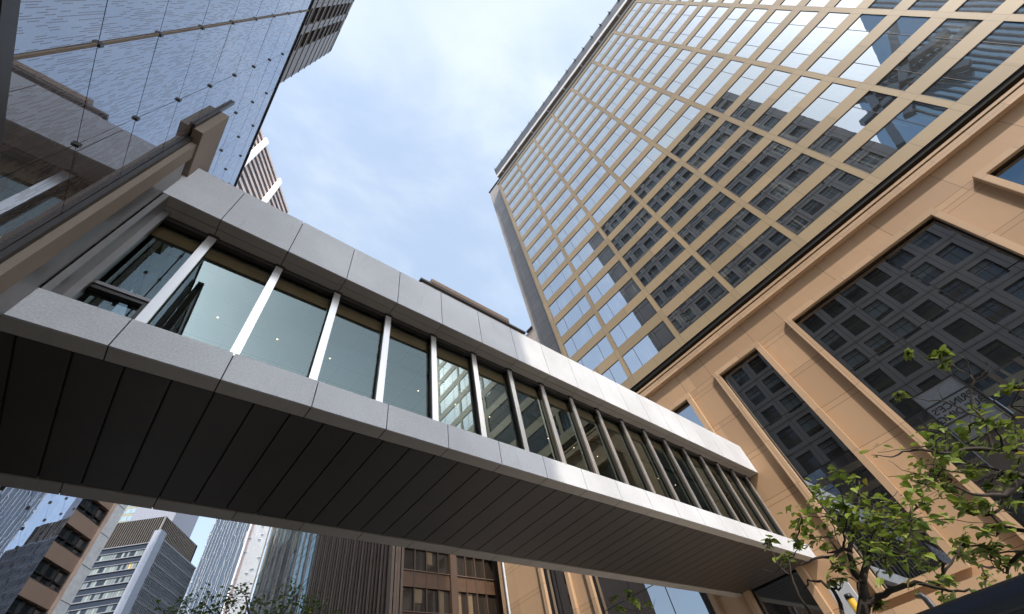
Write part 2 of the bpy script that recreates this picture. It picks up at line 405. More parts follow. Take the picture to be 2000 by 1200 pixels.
# the plain wall with the openings cut out
ye = [-30]
for a, c in bays: ye += [a, c]
ye.append(22.4)
zw = [2.35, 2.80, 12.22, 14.36]
pw = MB(); nb = len(ye)-1
grid(pw, fw, ye, zw, lambda i, j: i % 2 == 1 and j == 1, .22, 0, 0)
pw.mi = [1 if False else q for q in pw.mi]
for k_, fc in enumerate(pw.f):
    if min(pw.v[q][2] for q in fc) > 12.2: pw.mi[k_] = 1
pw.face([fw(22.4, -1.2), fw(22.4, 14.36), fw(22.4, 14.36, 6), fw(22.4, -1.2, 6)])
pw.build('podium_wall', ['sandstone_wall', 'sandstone_frieze'], H)
MB().box(19.0, 44, 11.9, 22.35, 14.38, 14.5).build('podium_roof', 'paving', H)
for (a, c) in bays:
    T = MB(); e = .24; P0, P1 = 18.8, 19.12
    zt, zb = 12.22, 2.80
    T.box(P0, P1, a-e, a, zb-e, zt+e); T.box(P0, P1, c, c+e, zb-e, zt+e)
    T.box(P0+.002, P1, a+.001, c-.001, zt, zt+e-.002); T.box(P0+.002, P1, a+.001, c-.001, zb-e+.002, zb)
    so_ = T.build('window_surround', 'sandstone_trim', H, bevel=.012)
    W = MB(); WF = MB(); big = c-a > 3
    nx = 3 if big else 1; nzp = 3
    g = .03
    for i in range(nx):
        for j in range(nzp):
            y0 = a+(c-a)*i/nx; y1 = a+(c-a)*(i+1)/nx; z0 = zb+(zt-zb)*j/nzp; z1 = zb+(zt-zb)*(j+1)/nzp
            pane(W, fw, y0+.006, y1-.006, z0+.006, z1-.006, .13, 0, .0022)
    for i in range(1, nx):
        y = a+(c-a)*i/nx; WF.box(19.110, 19.135, y-.012, y+.012, zb, zt, 0)
    for j in range(1, nzp):
        z = zb+(zt-zb)*j/nzp; WF.box(19.111, 19.134, a+.02, c-.02, z-.012, z+.012, 0)
    W.box(19.17, 19.2, a-.0, c+.0, zb, zt, 1)
    for q in ((a, a+.02), (c-.02, c)): WF.box(19.08, 19.16, q[0], q[1], zb, zt, 0)
    WF.build('frame', 'dark_gap', W.build('podium_window', ['podium_glass', 'dark_gap'], H))
# cornice over the podium
C = MB()
C.box(18.73, 19.3, -40, 22.45, 13.85, 14.17, 0); C.box(18.80, 19.3, -40, 22.4, 14.173, 14.235, 1)
C.box(18.70, 19.3, -40, 22.48, 14.238, 14.36, 0)
C.build('cornice', ['sandstone_trim', 'dark_frame'], H, bevel=.01)
MB().box(19.12, 19.5, -40, 11.8, 14.36, 14.9).build('shadow_gap_wall', 'sandstone_frieze', H)
L = MB().box(18.72, 19.2, -40, 22.45, 1.95, 2.34); L.build('base_ledge', 'sandstone_trim', H, bevel=.015)
G = MB().box(18.9, 19.1, -40, 22.42, 1.4, 1.947, 0)
for y in range(-38, 23, 3): G.box(18.85, 19.1, y-.35, y+.35, GZ, 1.4, 0)
G.box(19.1, 19.3, -40, 22.4, GZ, 1.4, 1); G.build('shop_front', ['sandstone_trim', 'dark_office_glass'], H)
plain('pipe_grey', (.36, .38, .40), .5)
MB().tube([(18.88, 21.72, 1.0), (18.88, 21.72, 13.8)], [.07, .07], 10).build('downpipe', 'pipe_grey', H, True)

# ------------------------------------------------------------------ footbridge
B = thing('footbridge', 'enclosed grey granite footbridge with a row of tall windows crossing above the street', 'footbridge', (8.4, 6.7, GZ))
xs = [-2.146, -1.15] + [.01+1.16*k for k in range(17)] + [18.99]
g = .0075
plain('frame_bronze', (.15, .125, .105), .35, .5)
MB().box(-2.0, 18.97, 5.03, 5.285, 4.234, 4.70).box(-2.0, 18.97, 5.286, 5.45, 4.41, 4.699).build('sill_beam', 'dark_gap', B)
MB().box(-2.0, 18.97, 8.16, 8.43, 4.235, 4.70).build('far_sill_beam', 'dark_gap', B)
MB().box(-2.0, 18.97, 5.03, 8.42, 7.66, 8.88).build('roof_beam', 'dark_gap', B)
for a, c in zip(xs[:-1], xs[1:]):
    p = MB()
    p.box(a+g, c-g, 5.0, 5.03, 4.22, 4.72, 0); p.box(a+g, c-g, 5.0301, 5.47, 4.7005, 4.72, 0)
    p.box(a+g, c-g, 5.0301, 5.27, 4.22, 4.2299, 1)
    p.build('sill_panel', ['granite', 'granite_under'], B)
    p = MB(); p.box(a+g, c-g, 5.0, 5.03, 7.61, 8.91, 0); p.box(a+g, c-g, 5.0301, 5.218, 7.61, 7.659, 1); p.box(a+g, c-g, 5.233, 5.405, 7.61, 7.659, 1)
    p.box(a+g, c-g, 5.0301, 8.45, 8.881, 8.91, 0)
    p.build('fascia_panel', ['granite', 'granite_under'], B)
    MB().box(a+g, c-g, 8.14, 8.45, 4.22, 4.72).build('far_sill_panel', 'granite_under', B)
MB().box(-2.14, 18.97, 5.29, 8.12, 4.27, 4.4).build('deck', 'dark_gap', B)
x = -2.02+.006; k = 0
xj = [-2.146]+[-1.915+.4835*k for k in range(44)]; xj = [q for q in xj if q < 18.95]+[18.98]
for a, c in zip(xj[:-1], xj[1:]):
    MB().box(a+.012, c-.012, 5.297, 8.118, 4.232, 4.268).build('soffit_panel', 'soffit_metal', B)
# glazing
MB().box(-1.95, 18.97, 5.41, 5.52, 7.50, 7.608).build('head_frame', 'dark_frame', B)
MB().box(-1.95, 18.97, 5.475, 5.53, 4.722, 4.79).build('sill_frame', 'dark_frame', B)
edges = [-1.95]+xs[1:-1]+[18.97]
for q in edges[1:-1]:
    m_ = MB().box(q-.066, q+.066, 5.385, 5.43, 4.722, 7.55, 0); m_.box(q-.05, q+.05, 5.4305, 5.56, 4.722, 7.499, 2)
    m_.box(q-.085, q+.085, 5.37, 5.432, 7.551, 7.607, 1)
    m_.build('mullion', ['mullion_metal', 'dark_frame', 'frame_bronze'], B)
fb = frame((0, 5.5, 0), (1, 0, 0), (0, -1, 0))
for a, c in zip(edges[:-1], edges[1:]):
    p = MB(); pane(p, fb, a+.03, c-.03, 4.76, 7.54, 0, 0, .003); p.build('glass_pane', 'bridge_glass', B)
t_ = MB(); t_.box(-1.9, -1.2, 5.40, 5.53, 5.50, 5.56, 0); t_.box(-1.9, -1.2, 5.42, 5.53, 5.43, 5.485, 1); t_.box(-1.27, -1.215, 5.42, 5.53, 4.74, 5.43, 1)
t_.build('opening_light', ['jamb_metal', 'dark_frame'], B)
j_ = MB(); j_.box(-2.009, -1.93, 5.005, 5.55, 4.722, 7.6, 0); j_.box(-1.93, -1.84, 5.30, 5.36, 4.722, 7.6, 0); j_.box(-1.93, -1.88, 5.44, 5.55, 4.722, 7.6, 0)
j_.build('end_jamb', ['jamb_metal'], B)
plain('interior_floor', (.42, .38, .32), .7); stone('interior_ceiling', (.74, .68, .56), [('s', .58, .3), ('z', .58, .3)], .8, 3, .05, jw=.012); plain('bulkhead_timber', (.55, .33, .17), .6)
MB().box(-1.9, 18.9, 5.6, 8.35, 4.74, 4.78).build('interior_floor', 'interior_floor', B)
cm = MB().box(-1.9, 18.9, 5.6, 8.35, 7.50, 7.6, 0); cm.box(-1.9, 18.9, 6.5, 6.62, 7.485, 7.4995, 1)
cm.build('interior_ceiling', ['interior_ceiling', 'dark_frame'], B)
MB().box(-1.9, 18.9, 5.6, 5.66, 7.2, 7.499).build('bulkhead', 'bulkhead_timber', B)
p = MB(); p.face([(-1.9, 8.3, 4.8), (18.9, 8.3, 4.8), (18.9, 8.3, 7.5), (-1.9, 8.3, 7.5)]); p.build('far_glazing', 'bridge_glass', B)
for q in edges[1:-1]: MB().box(q-.06, q+.06, 8.22, 8.42, 4.73, 7.6).build('far_mullion', 'dark_frame', B)
t = NT('downlight_glow'); em = t.n('ShaderNodeEmission'); em.inputs[0].default_value = (1, .78, .5, 1); em.inputs[1].default_value = 3; M['downlight_glow'] = t.end(em.outputs[0])
for i in range(17):
    x = -.55+1.16*i
    dl = MB().tube([(x, 7.1, 7.47), (x, 7.1, 7.4985)], [.04, .04], 10, 0); dl.tube([(x, 7.1, 7.462), (x, 7.1, 7.4695)], [.015, .015], 8, 1)
    dl.build('downlight', ['white_paint', 'downlight_glow'], B)

# ------------------------------------------------------------------ office building on the left: fritted glass front, tower above and behind
O = thing('office_building', 'office tower with a fritted shingle glass front at the near left end of the footbridge', 'office building', (-2.15, 6, GZ))
LX = -2.15
fl = frame((LX, 0, 0), (0, 1, 0), (1, 0, 0))
zr = [4.03, 5.155, 6.295, 7.445, 8.595, 9.75, 10.89, 12.035, 13.17, 14.12]
yc = [1.1-1.105*k for k in range(4, 0, -1)] + [1.1, 2.205, 3.31, 4.42] + [4.42+.995*k for k in range(1, 17)] + [20.9]
yc = [q for q in yc if q > -1.9]
yc = [-1.85] + yc
farp, farc = MB(), MB()
for i in range(len(yc)-1):
    for j in range(len(zr)-1):
        near = yc[i] < 8.5 and yc[i] > 1.0
        q = MB() if near else farp
        t1 = random.uniform(-.0012, .0012)
        # each pane is hung shingle fashion: its lower edge stands proud
        a, c, z0, z1 = yc[i]+.0032, yc[i+1]-.0032, zr[j]+.0036, zr[j+1]-.0036
        q.face([fl(a, z0, -.001+t1), fl(c, z0, -.001), fl(c, z1, .001), fl(a, z1, .001+t1)])
        if near: q.build('glass_panel', 'fritted_glass', O)
        if i and j:
            y, z = yc[i], zr[j]
            if near and yc[i] > 1.5: cl = MB()
            else: cl = farc
            cl.box(LX-.02, LX+.03, y-.017, y+.017, z-.032, z+.032)
            if cl is not farc: cl.build('glass_clip', 'dark_frame', O)
tag(farp.build('glass_panel', 'fritted_glass', O), kind='stuff'); tag(farc.build('glass_clip', 'dark_frame', O), kind='stuff')
MB().box(-6.5, LX-.03, -1.85, 20.9, 1.5, 14.1).build('podium_core', 'dark_gap', O)
MB().box(LX-.2, LX+.03, -1.85, 20.93, 14.13, 14.2).build('roof_trim', 'dark_frame', O)
MB().box(LX-.2, LX+.06, -1.85, 4.45, 3.86, 4.02).build('bottom_rail', 'dark_frame', O)
ty = MB(); ty.box(LX+.0005, LX+.012, 2.19, 2.22, 4.03, 14.1); ty.build('tie_strip', 'brown_stone', O)
# stone jamb beside the bridge and the block above it
MB().box(LX-.03, LX+.125, 4.60, 4.992, -1.2, 8.2).build('jamb_plate', 'jamb_metal', O)
MB().box(LX+.001, LX+.14, 4.31, 4.595, -1.2, 8.40).build('stone_jamb', 'brown_stone', O, bevel=.01)
MB().box(LX+.02, LX+.17, 4.06, 5.9, 8.405, 9.66).build('stone_block', 'brown_stone', O, bevel=.012)
tr_ = MB().box(LX+.005, LX+.06, 4.235, 4.305, 3.9, 8.42); tr_.box(LX+.005, LX+.04, 3.98, 4.052, 8.4, 10.3); tr_.build('edge_trim', 'dark_frame', O)
# lower front to the south: dark bays and a pale glass sign box
pz = MB()
fs = frame((LX, 0, 0), (0, 1, 0), (1, 0, 0))
ys_ = [-30+.0+1.5*k for k in range(17)]+[-5.0, -1.85]
se_ = []
for k in range(16): se_ += [-30+1.6*k, -30+1.6*k+1.25]
se_ = [q for q in se_ if q < -5.0]+[-4.95, -1.86]
zz_ = [3.9, 4.5, 7.3, 7.9, 10.7, 11.3, 14.1]
grid(pz, fs, se_, zz_, lambda i, j: i % 2 == 0 and j % 2 == 1, .2)
pz.build('podium_wall', 'brown_stone', O)
b = MB()
pane(b, fs, -30, -5, 4, 14.05, .21, 0); b.build('podium_window', 'blue_glass', O)
# the tower above: X = -6.57, flush metal panels with deep slot windows
TX = -6.57; ft = frame((TX, 0, 0), (0, 1, 0), (1, 0, 0))
stone('metal_panel', (.25, .232, .222), [('z', 2.735, 48.02), ('s', 2.245, 8.485)], .5, 20, .08, jw=.05, bstr=.05, jcol=.3)
plain('blind_mid', (.16, .19, .20), .5); plain('slot_dark', (.10, .08, .065), .6)
TW = [(8.87-2.245*k, 10.35-2.245*k) for k in range(13)]
TW = TW[::-1]
se_ = [-19.2]
for a, c in TW: se_ += [a, c]
se_.append(13.35)
ze_ = [14.2]
for k in range(20): ze_ += [15.95+2.735*k-.40, 15.95+2.735*k+1.45]
ze_.append(68.3)
tw = grid(MB(), ft, se_, ze_, lambda i, j: i % 2 == 1 and j % 2 == 1, .3, 0, 1)
tw.face([ft(13.35, 14.2), ft(13.35, 68.3), ft(13.35, 68.3, 20), ft(13.35, 14.2, 20)]); tw.face([ft(-19.2, 14.2), ft(-19.2, 68.3), ft(-19.2, 68.3, 20), ft(-19.2, 14.2, 20)])
tw.face([ft(-19.2, 68.3), ft(13.35, 68.3), ft(13.35, 68.3, 20), ft(-19.2, 68.3, 20)])
tw.build('tower_wall', ['metal_panel', 'slot_dark'], O)
rest = MB()
for ci, (a, c) in enumerate(TW):
    for k in range(20):
        z0 = 15.95+2.735*k-.40; z1 = z0+1.85
        near = ci >= len(TW)-3 and k >= 9
        q = MB() if near else rest
        pane(q, ft, a, c, z0, z1, .29, 0, .003)
        q.obox(ft, (a+c)/2-.02, (a+c)/2+.02, .24, .285, z0, z1, 1); q.obox(ft, a+.01, c-.01, .22, .28, z1-.5, z1-.46, 1)
        if random.random() < .38: q.obox(ft, a+.02, c-.02, .262, .278, z1-random.uniform(.5, 1.6), z1, 2)
        if near: q.build('window', ['brown_glass', 'dark_frame', 'blind_mid'], O)
tag(rest.build('window', ['brown_glass', 'dark_frame', 'blind_mid'], O), kind='stuff')
rb = MB()
for k in range(20): rb.obox(ft, -19.2, 13.4, -.06, -.001, 15.1+2.735*k, 15.2+2.735*k)
rb.build('floor_rib', 'metal_panel', O)
# name sign of the building, read in mirror writing in the hotel's big window
SG = thing('building_sign', "pale glass sign box with dark capital letters, seen mirrored in the hotel's large window", 'sign', (LX+.1, -3.4, 11.0))
plain('sign_panel', (.50, .53, .57), .35); plain('sign_letter', (.02, .02, .022), .4)
SGP = MB().box(LX+.001, LX+.14, -4.75, -1.95, 11.1, 15.0).build('panel', 'sign_panel', SG)
fr_ = MB()
for z in (11.02, 12.45, 13.92, 15.0): fr_.box(LX+.002, LX+.2, -4.85, -1.87, z, z+.07)
for y in (-4.85, -1.94): fr_.box(LX+.003, LX+.21, y, y+.07, 11.09, 15.0)
fr_.build('frame', 'dark_frame', SG)
for i, txt in enumerate(("PRINCE'S", "BUILDING")):
    cu = bpy.data.curves.new('lettering', 'FONT'); cu.body = txt; cu.size = .66; cu.align_x = 'CENTER'; cu.extrude = .012
    to = bpy.data.objects.new('lettering', cu); COL.objects.link(to)
    dg = bpy.context.evaluated_depsgraph_get(); me = bpy.data.meshes.new_from_object(to.evaluated_get(dg))
    bpy.data.objects.remove(to)
    me.materials.clear(); me.materials.append(M['sign_letter'])
    lo = bpy.data.objects.new('lettering', me); COL.objects.link(lo); lo.parent = SGP
    lo.matrix_local = Matrix(((0, 0, 1, LX+.16-(LX+.1)), (1, 0, 0, 0), (0, 1, 0, 13.27-i*.62-11.0), (0, 0, 0, 1)))

# ------------------------------------------------------------------ far buildings
U = Vector((.61, .79, 0)).normalized(); V = Vector((U.y, -U.x, 0))      # the bent part of the street
def solid(parent, P0, u, n, s0, s1, z0, z1, depth, mat, name='core'):
    fr = frame(P0, u, n); b = MB().obox(fr, s0, s1, .35, depth, z0, z1); return b.build(name, mat, parent)
# beige building past the end of the glass front (windows in sandy panels, white corner pier)
A0 = Vector((-4.3, 44, 0))
BB = thing('beige_building', 'brown panelled building with dark window strips and a white corner pier', 'building', (-4.3, 44, GZ))
plain('beige_render', (.34, .235, .175), .7, 0, .08, .4); plain('pier_white', (.80, .80, .80), .6); plain('pier_sunlit', (.66, .50, .40), .6)
fa = frame(A0, U, V)
zb0 = 2*8.77-.02
zes = [GZ]
for k in range(-6, 6): zes += [2*8.11+2.41*k, 2*8.77+2.41*k]
zes.append(36)
bw = grid(MB(), fa, [-14, -7.4, -4.4, -3.2, -.3, 2.68], zes, lambda i, j: i % 2 == 1 and j % 2 == 1 or (i == 4 and j % 2 == 1), .35)
bw.build('wall', 'beige_render', BB)
for k in range(-6, 6):
    for s0, s1 in ((-3.2, -.3), (-.3, 2.68), (-7.4, -4.4)):
        z0 = 2*8.11+2.41*k; z1 = 2*8.77+2.41*k
        q, qf = MB(), MB()
        for i in range(3): pane(q, fa, s0+(s1-s0)*i/3, s0+(s1-s0)*(i+1)/3, z0, z1, .3, 0, .004)
        for i in range(4): qf.obox(fa, s0+(s1-s0)*i/3-.04, s0+(s1-s0)*i/3+.04, .15, .295, z0, z1)
        qf.obox(fa, s0+.04, s1-.04, .17, .29, z0+.45, z0+.52); qf.obox(fa, s0, s1, .0, .294, z0-.06, z0-.001)
        qf.build('frame', 'dark_frame', q.build('window', 'dark_office_glass', BB))
MB().obox(fa, 2.69, 3.78, -.35, 3, GZ, 36, 1).obox(fa, 2.68, 2.69, -.34, 3, GZ, 36, 0).build('corner_pier', ['pier_sunlit', 'pier_white'], BB)  # thin side slab takes a warm tint, sunlight put into its colour
pj = MB()
for k in range(-8, 9): pj.obox(fa, 2.692, 3.782, -.355, -.3501, 20.5+2.4*k, 20.54+2.4*k)
pj.build('pier_joint', 'dark_frame', BB)
MB().obox(fa, -14, 3.7, .36, 18, GZ, 35.9).build('core', 'beige_render', BB)
# office block with dark louvred top
c2 = Vector((1.73*115/60, 115, 0)); q2 = 115/60
OB = thing('office_block', 'grey office block with a dark louvred top and banded windows', 'office block', (c2.x, c2.y, GZ))
plain('louvre_dark', (.020, .017, .015), .8, 0, .12, 3., .1); plain('fin_pale', (.21, .195, .18), .5); plain('slab_pale', (.19, .20, .22), .5); plain('pillar_grey', (.30, .31, .35), .4, .3)
f1 = frame(c2, V, -U); f2 = frame(c2, U, V)
zt = 29.4*q2; zl = 26.5*q2
MB().obox(f1, -18, 0, 0, 15.2, GZ, zt).build('core', 'louvre_dark', OB)
for k in range(24): MB().obox(f1, -.25-.47*k-.03, -.25-.47*k+.03, -.05, -.002, zl, zt-.05).build('fin', 'fin_pale', OB)
for k in range(26): MB().obox(f2, .3+.56*k-.025, .3+.56*k+.025, -.05, -.002, zl-1.5, zt-.05).build('fin', 'fin_pale', OB)
MB().obox(f1, -.12, .12, -.16, .1, zl, zt+.02).build('corner_fin', 'fin_pale', OB)
plain('win_dark_blue', (.016, .022, .035), .25); plain('blind_pale', (.24, .28, .265), .5); plain('blind_mid', (.16, .19, .20), .5); plain('blind_warm', (.5, .34, .12), .5)
for k in range(24):
    z0 = zl-2.5*(k+1)
    if z0 < GZ: break
    bd = MB().obox(f1, -18, -.1, -.25, -.01, z0+2.32, z0+2.5, 0); bd.obox(f1, -18, -.1, -.25, -.01, z0+1.13, z0+1.25, 0)
    bd.build('floor_band', 'slab_pale', OB)
    wq = MB(); n_ = 22
    for i in range(n_):
        s0 = -.15-.5*(i+1); r = random.random()
        lit = random.random() < (.75 if k in (1, 3, 5) and i < 12 else .25)
        mi = (2 if r < .45 else 1) if lit else (1 if r < .5 else 0)
        if k == 1 and i == 4: mi = 3
        wq.face([f1(s0+.03, z0+.02, -.05), f1(s0+.47, z0+.02, -.05), f1(s0+.47, z0+1.11, -.05), f1(s0+.03, z0+1.11, -.05)], mi)
        wq.face([f1(s0+.03, z0+1.26, -.18), f1(s0+.47, z0+1.26, -.18), f1(s0+.47, z0+2.30, -.02), f1(s0+.03, z0+2.30, -.02)], 0)
    wq.build('window_band', ['win_dark_blue', 'blind_mid', 'blind_pale', 'blind_warm'], OB)
MB().obox(f1, -.1, 1.3, -1.2, .9, GZ, 27.5*q2).build('corner_pillar', 'pillar_grey', OB, bevel=.2)
plain('grey_wall', (.22, .22, .25), .6)
f2b = frame(c2+V*1.25, U, V)
MB().obox(f2b, .8, 18, .05, 1.2, GZ, 26.9*q2).build('side_wing', 'grey_wall', OB)
for k in range(18):
    z0 = 26.7*q2-2.25*k
    if z0 < 10: break
    wq = MB().obox(f2b, 1., 18, .02, .049, z0-1.35, z0-.35, 0); wq.obox(f2b, .9, 18, -.15, .0, z0-.1, z0, 1); wq.obox(f2b, .9, 18, -.12, .0, z0-1.6, z0-1.52, 1)
    wq.build('side_window_band', ['dark_office_glass', 'slab_pale'], OB)
for i in range(32): MB().obox(f2b, 1.2+.53*i-.025, 1.2+.53*i+.025, -.14, -.001, 8, 26.75*q2).build('side_fin', 'slab_pale', OB)
# pale block beyond its roof
c5 = Vector((-7.5, 150, 0))
PB = thing('apartment_block', 'pale green and cream block rising behind the dark louvred roof', 'building', (c5.x, c5.y, GZ))
plain('cream_wall', (.24, .235, .17), .6); plain('grey_tower_wall', (.20, .21, .25), .6)
f5 = frame(c5, V, -U)
MB().obox(f5, -12, 6.2, 0, 12, GZ, 92).build('wall', 'cream_wall', PB); MB().obox(f5, 6.2, 17.5, -1, 9, GZ, 84).build('side_wall', 'grey_tower_wall', PB)
for k in range(24):
    z = 40+2.1*k; q = MB()
    for i in range(10): q.obox(f5, -8+1.4*i, -6.95+1.4*i, -.05, -.001, z, z+1.3)
    q.build('window_row', 'pale_glass', PB)
# white lattice tower
q3 = 105/55; c3 = Vector((9.83*q3, 105, 0))
LT = thing('lattice_tower', 'glass tower wrapped in an irregular white lattice of vertical fins', 'tower', (c3.x, c3.y, GZ))
f3 = frame(c3, V, -U); f4 = frame(c3, U, V)
plain('lattice_white', (.78, .78, .78), .45); plain('lattice_pink', (.50, .37, .36), .5)
MB().obox(f3, -8.4, -.02, .3, 9, GZ, 60).build('core', 'pale_glass', LT)
fl_h = 2.36
for k in range(26):
    z = GZ+.6+fl_h*k; q = MB()
    q.obox(f3, -8.4, -.02, .12, .295, z, z+.35, 3)
    for i in range(21):
        if random.random() < .5: q.obox(f3, -8.35+.4*i, -8.0+.4*i, .2, .294, z+.36, z+fl_h-.05, 1 if random.random() < .55 else 2)
    q.build('floor_band', ['pale_glass', 'win_dark_blue', 'blue_glass', 'lattice_white'], LT)
pos = [-8.3+.63*i for i in range(14)]
for i, s0 in enumerate(pos):
    q = MB(); z = GZ+random.uniform(0, 2); s_c = s0
    while z < 60:                       # each fin jogs sideways every few floors
        z1 = z+random.choice((1, 2, 2, 3))*fl_h; s_n = s0+random.choice((-.22, .0, .22))
        q.obox(f3, s_c-.035, s_c+.035, -.05, .15, z, z1)
        q.bar(f3(s_c, z1, .03), f3(s_n, z1+.45, .03), .06)
        s_c = s_n; z = z1+.45
    q.build('lattice_fin', 'lattice_white', LT)
MB().obox(f4, .1, 9.2, .12, 8, GZ, 60).build('side_core', 'dark_office_glass', LT)
for i in range(23):
    q = MB(); q.obox(f4, .15+.38*i-.05, .15+.38*i+.05, -.1, .1, GZ, 60); q.build('side_fin', 'lattice_pink' if i < 4 else 'lattice_white', LT)
for k in range(40):
    z = GZ+1.5*k; s0 = random.uniform(0, 7.); MB().bar(f4(s0, z, -.11), f4(s0+1.3, z+.5, -.11), .06).build('side_brace', 'lattice_white', LT)
MB().obox(f4, 8.85, 9.3, -.12, .4, GZ, 60).obox(f3, -.12, .1, -.1, .3, GZ, 60).build('corner_post', 'lattice_white', LT)
# glass building with thin metal fins beyond the brown one
GB = thing('fin_glass_building', 'dark mirror glass building with thin pale vertical fins beside the brown ribbed facade', 'building', (12.3, 46, GZ))
fg = frame((12.3, 0, 0), (0, 1, 0), (-1, 0, 0))
MB().obox(fg, 37.75, 56.5, .35, 9, GZ, 33).build('core', 'dark_gap', GB)
window_glass('mirror_dark', .30, (.60, .78, .80), (.03, .04, .04), .35, .35)
for k in range(14):
    q = MB(); z = GZ+2.4*k
    for i in range(9): pane(q, fg, 37.75+2.08*i, 37.75+2.08*(i+1)-.03, z+.03, z+2.37, .2, 0, .02)
    q.build('glass_band', 'mirror_dark', GB)
for i in range(13):
    y = 37.85+1.5*i+random.choice((0, .35, .7)); MB().obox(fg, y-.04, y+.04, -.10, .05, GZ, 33).build('fin', 'fin_pale', GB)
for k in range(9): MB().obox(fg, 37.8, 56.4, -.06, -.03, 2.+3.4*k, 2.04+3.4*k).build('tie_rod', 'dark_frame', GB)
# brown office: ribbed flank to the street, windowed front facing the bridge
BO = thing('brown_building', 'brown office building with close vertical ribs on its flank and dark windows facing the bridge', 'office building', (12.3, 24, GZ))
plain('bronze', (.075, .046, .031), .55, .1, .12, 1.); plain('bronze_pale', (.125, .085, .06), .55, .1); plain('bronze_panel', (.085, .044, .023), .6)
MB().box(12.55, 21, 24.45, 37.6, GZ, 30).build('core', 'dark_gap', BO)
f5b = frame((12.5, 0, 0), (0, 1, 0), (-1, 0, 0))
b = MB(); pane(b, f5b, 24.3, 37.6, GZ, 30, .0); b.build('flank_glass', 'brown_glass', BO)
for i in range(27):
    y = 24.75+.485*i; MB().box(12.18, 12.49, y-.085, y+.085, GZ, 30).build('rib', 'bronze_pale' if i % 3 == 1 else 'bronze', BO)
for k in range(13): MB().box(12.36, 12.48, 24.4, 37.55, 1.0+2.15*k, 1.5+2.15*k).build('flank_spandrel', 'bronze_panel', BO)
MB().box(37.6, 37.9, 0, .1, 0, .1) if False else None
pil = MB()
for i in range(4): pil.box(12.2+.2*i, 12.36+.2*i, 23.85-.05*(i % 2), 24.3, GZ, 30)
pil.build('corner_pilaster', 'bronze_pale', BO)
f6 = frame((0, 24, 0), (1, 0, 0), (0, -1, 0))
grp = [(13.0, 16.32), (16.85, 19.9), (20.4, 23)]
for gi, (a, c) in enumerate(grp):
    MB().box(c+.02, c+.5, 23.9, 24.4, GZ, 30).build('pilaster', 'bronze', BO)
    for k in range(14):
        ztop = 12.0+2.15*(k-6); zb_ = ztop-1.23
        if zb_ < GZ: continue
        sp = MB(); sp.obox(f6, a, c, .06, .3, ztop+.02, zb_+2.15-.02); sp.build('spandrel', 'bronze_panel', BO)
        wq = MB(); n4 = 4
        for i in range(n4):
            s0 = a+(c-a)*i/n4; s1 = a+(c-a)*(i+1)/n4
            pane(wq, f6, s0+.02, s1-.02, zb_, ztop, .2, 0, .003)
            wq.obox(f6, s0-.035, s0+.035, .02, .199, zb_-.9, ztop, 1)
            if random.random() < (.5 if gi == 1 else .2): wq.obox(f6, s0+.1, s0+random.uniform(.3, .65), .19, .199, zb_+random.choice((0, 0, .5)), ztop, 2)
        wq.obox(f6, a, c, -.02, .19, zb_-.05, zb_-.005, 3)
        wq.build('window', ['brown_glass', 'bronze', 'blind_warm2' if 'blind_warm2' in M else plain('blind_warm2', (.15, .105, .055), .7), 'bronze_pale'], BO)
# tower with a louvred roof rim, its top just showing above the bridge
q7 = 40/26
RT = thing('louvre_roof_tower', 'stone tower with a ribbed louvre rim on its roof, just showing above the footbridge', 'tower', (25, 40, GZ))
stone('grey_brown_stone', (.30, .265, .24), [('s', 2.4, .3), ('z', 3.0, .9)], .7, 8, .18, jw=.08, jcol=.5)
zt7 = 46.9*q7
f7 = frame((0, 40, 0), (1, 0, 0), (0, -1, 0))
MB().obox(f7, 15.3*q7, 33.6*q7, .3, 14, GZ, zt7).build('wall', 'grey_brown_stone', RT)
MB().box(33.6*q7, 33.6*q7+14, 20, 55, GZ, zt7).build('wing_wall', 'grey_brown_stone', RT)
MB().obox(f7, 15.0*q7, 33.3*q7, -.35, 6, zt7+.003, zt7+.45).build('roof_edge', 'dark_frame', RT)
MB().box(33.3*q7, 33.3*q7+6, 19.5, 39.5, zt7+.003, zt7+.46).build('wing_roof_edge', 'dark_frame', RT)
for k in range(5):
    MB().obox(f7, (20.6+3.4*k)*q7, (23.4+3.4*k)*q7, .2, .299, zt7-2.6, zt7-1.2).build('roof_window', 'win_dark_blue', RT)
lv = MB()
for i in range(96):
    x = 16.6*q7+.216*i; lv.obox(f7, x, x+.1, -.5, .2, zt7+.45, zt7+1.9)
lv.build('louvre_rim', 'bronze_pale', RT)
MB().obox(f7, 16.6*q7, 16.6*q7+20.8, .22, .4, zt7+.45, zt7+1.9).build('louvre_backing', 'bronze', RT)
# striped tower behind the left glass front
cT = Vector((-2.97, 45, 0))*1.4
ST = thing('striped_tower', 'tall pink and grey striped tower with white vertical bands', 'tower', (cT.x, cT.y, GZ))
plain('stripe_pink', (.46, .37, .33), .6); plain('band_white', (.80, .77, .72), .5); plain('stripe_glass', (.08, .09, .115), .25)
f8 = frame(cT, U, V); zt8 = 81.3*1.4
MB().obox(f8, -22, 0, .3, 14, GZ, zt8).build('core', 'stripe_glass', ST)
for k in range(20):
    z = zt8-2.45*k; MB().obox(f8, -22, 0, 0, .297, z-1.05, z).build('spandrel_stripe', 'stripe_pink', ST)
for s0 in (-8.8, -18.7): MB().obox(f8, s0, s0+1.25, -.5, -.003, 60, zt8+.6).build('white_band', 'band_white', ST)
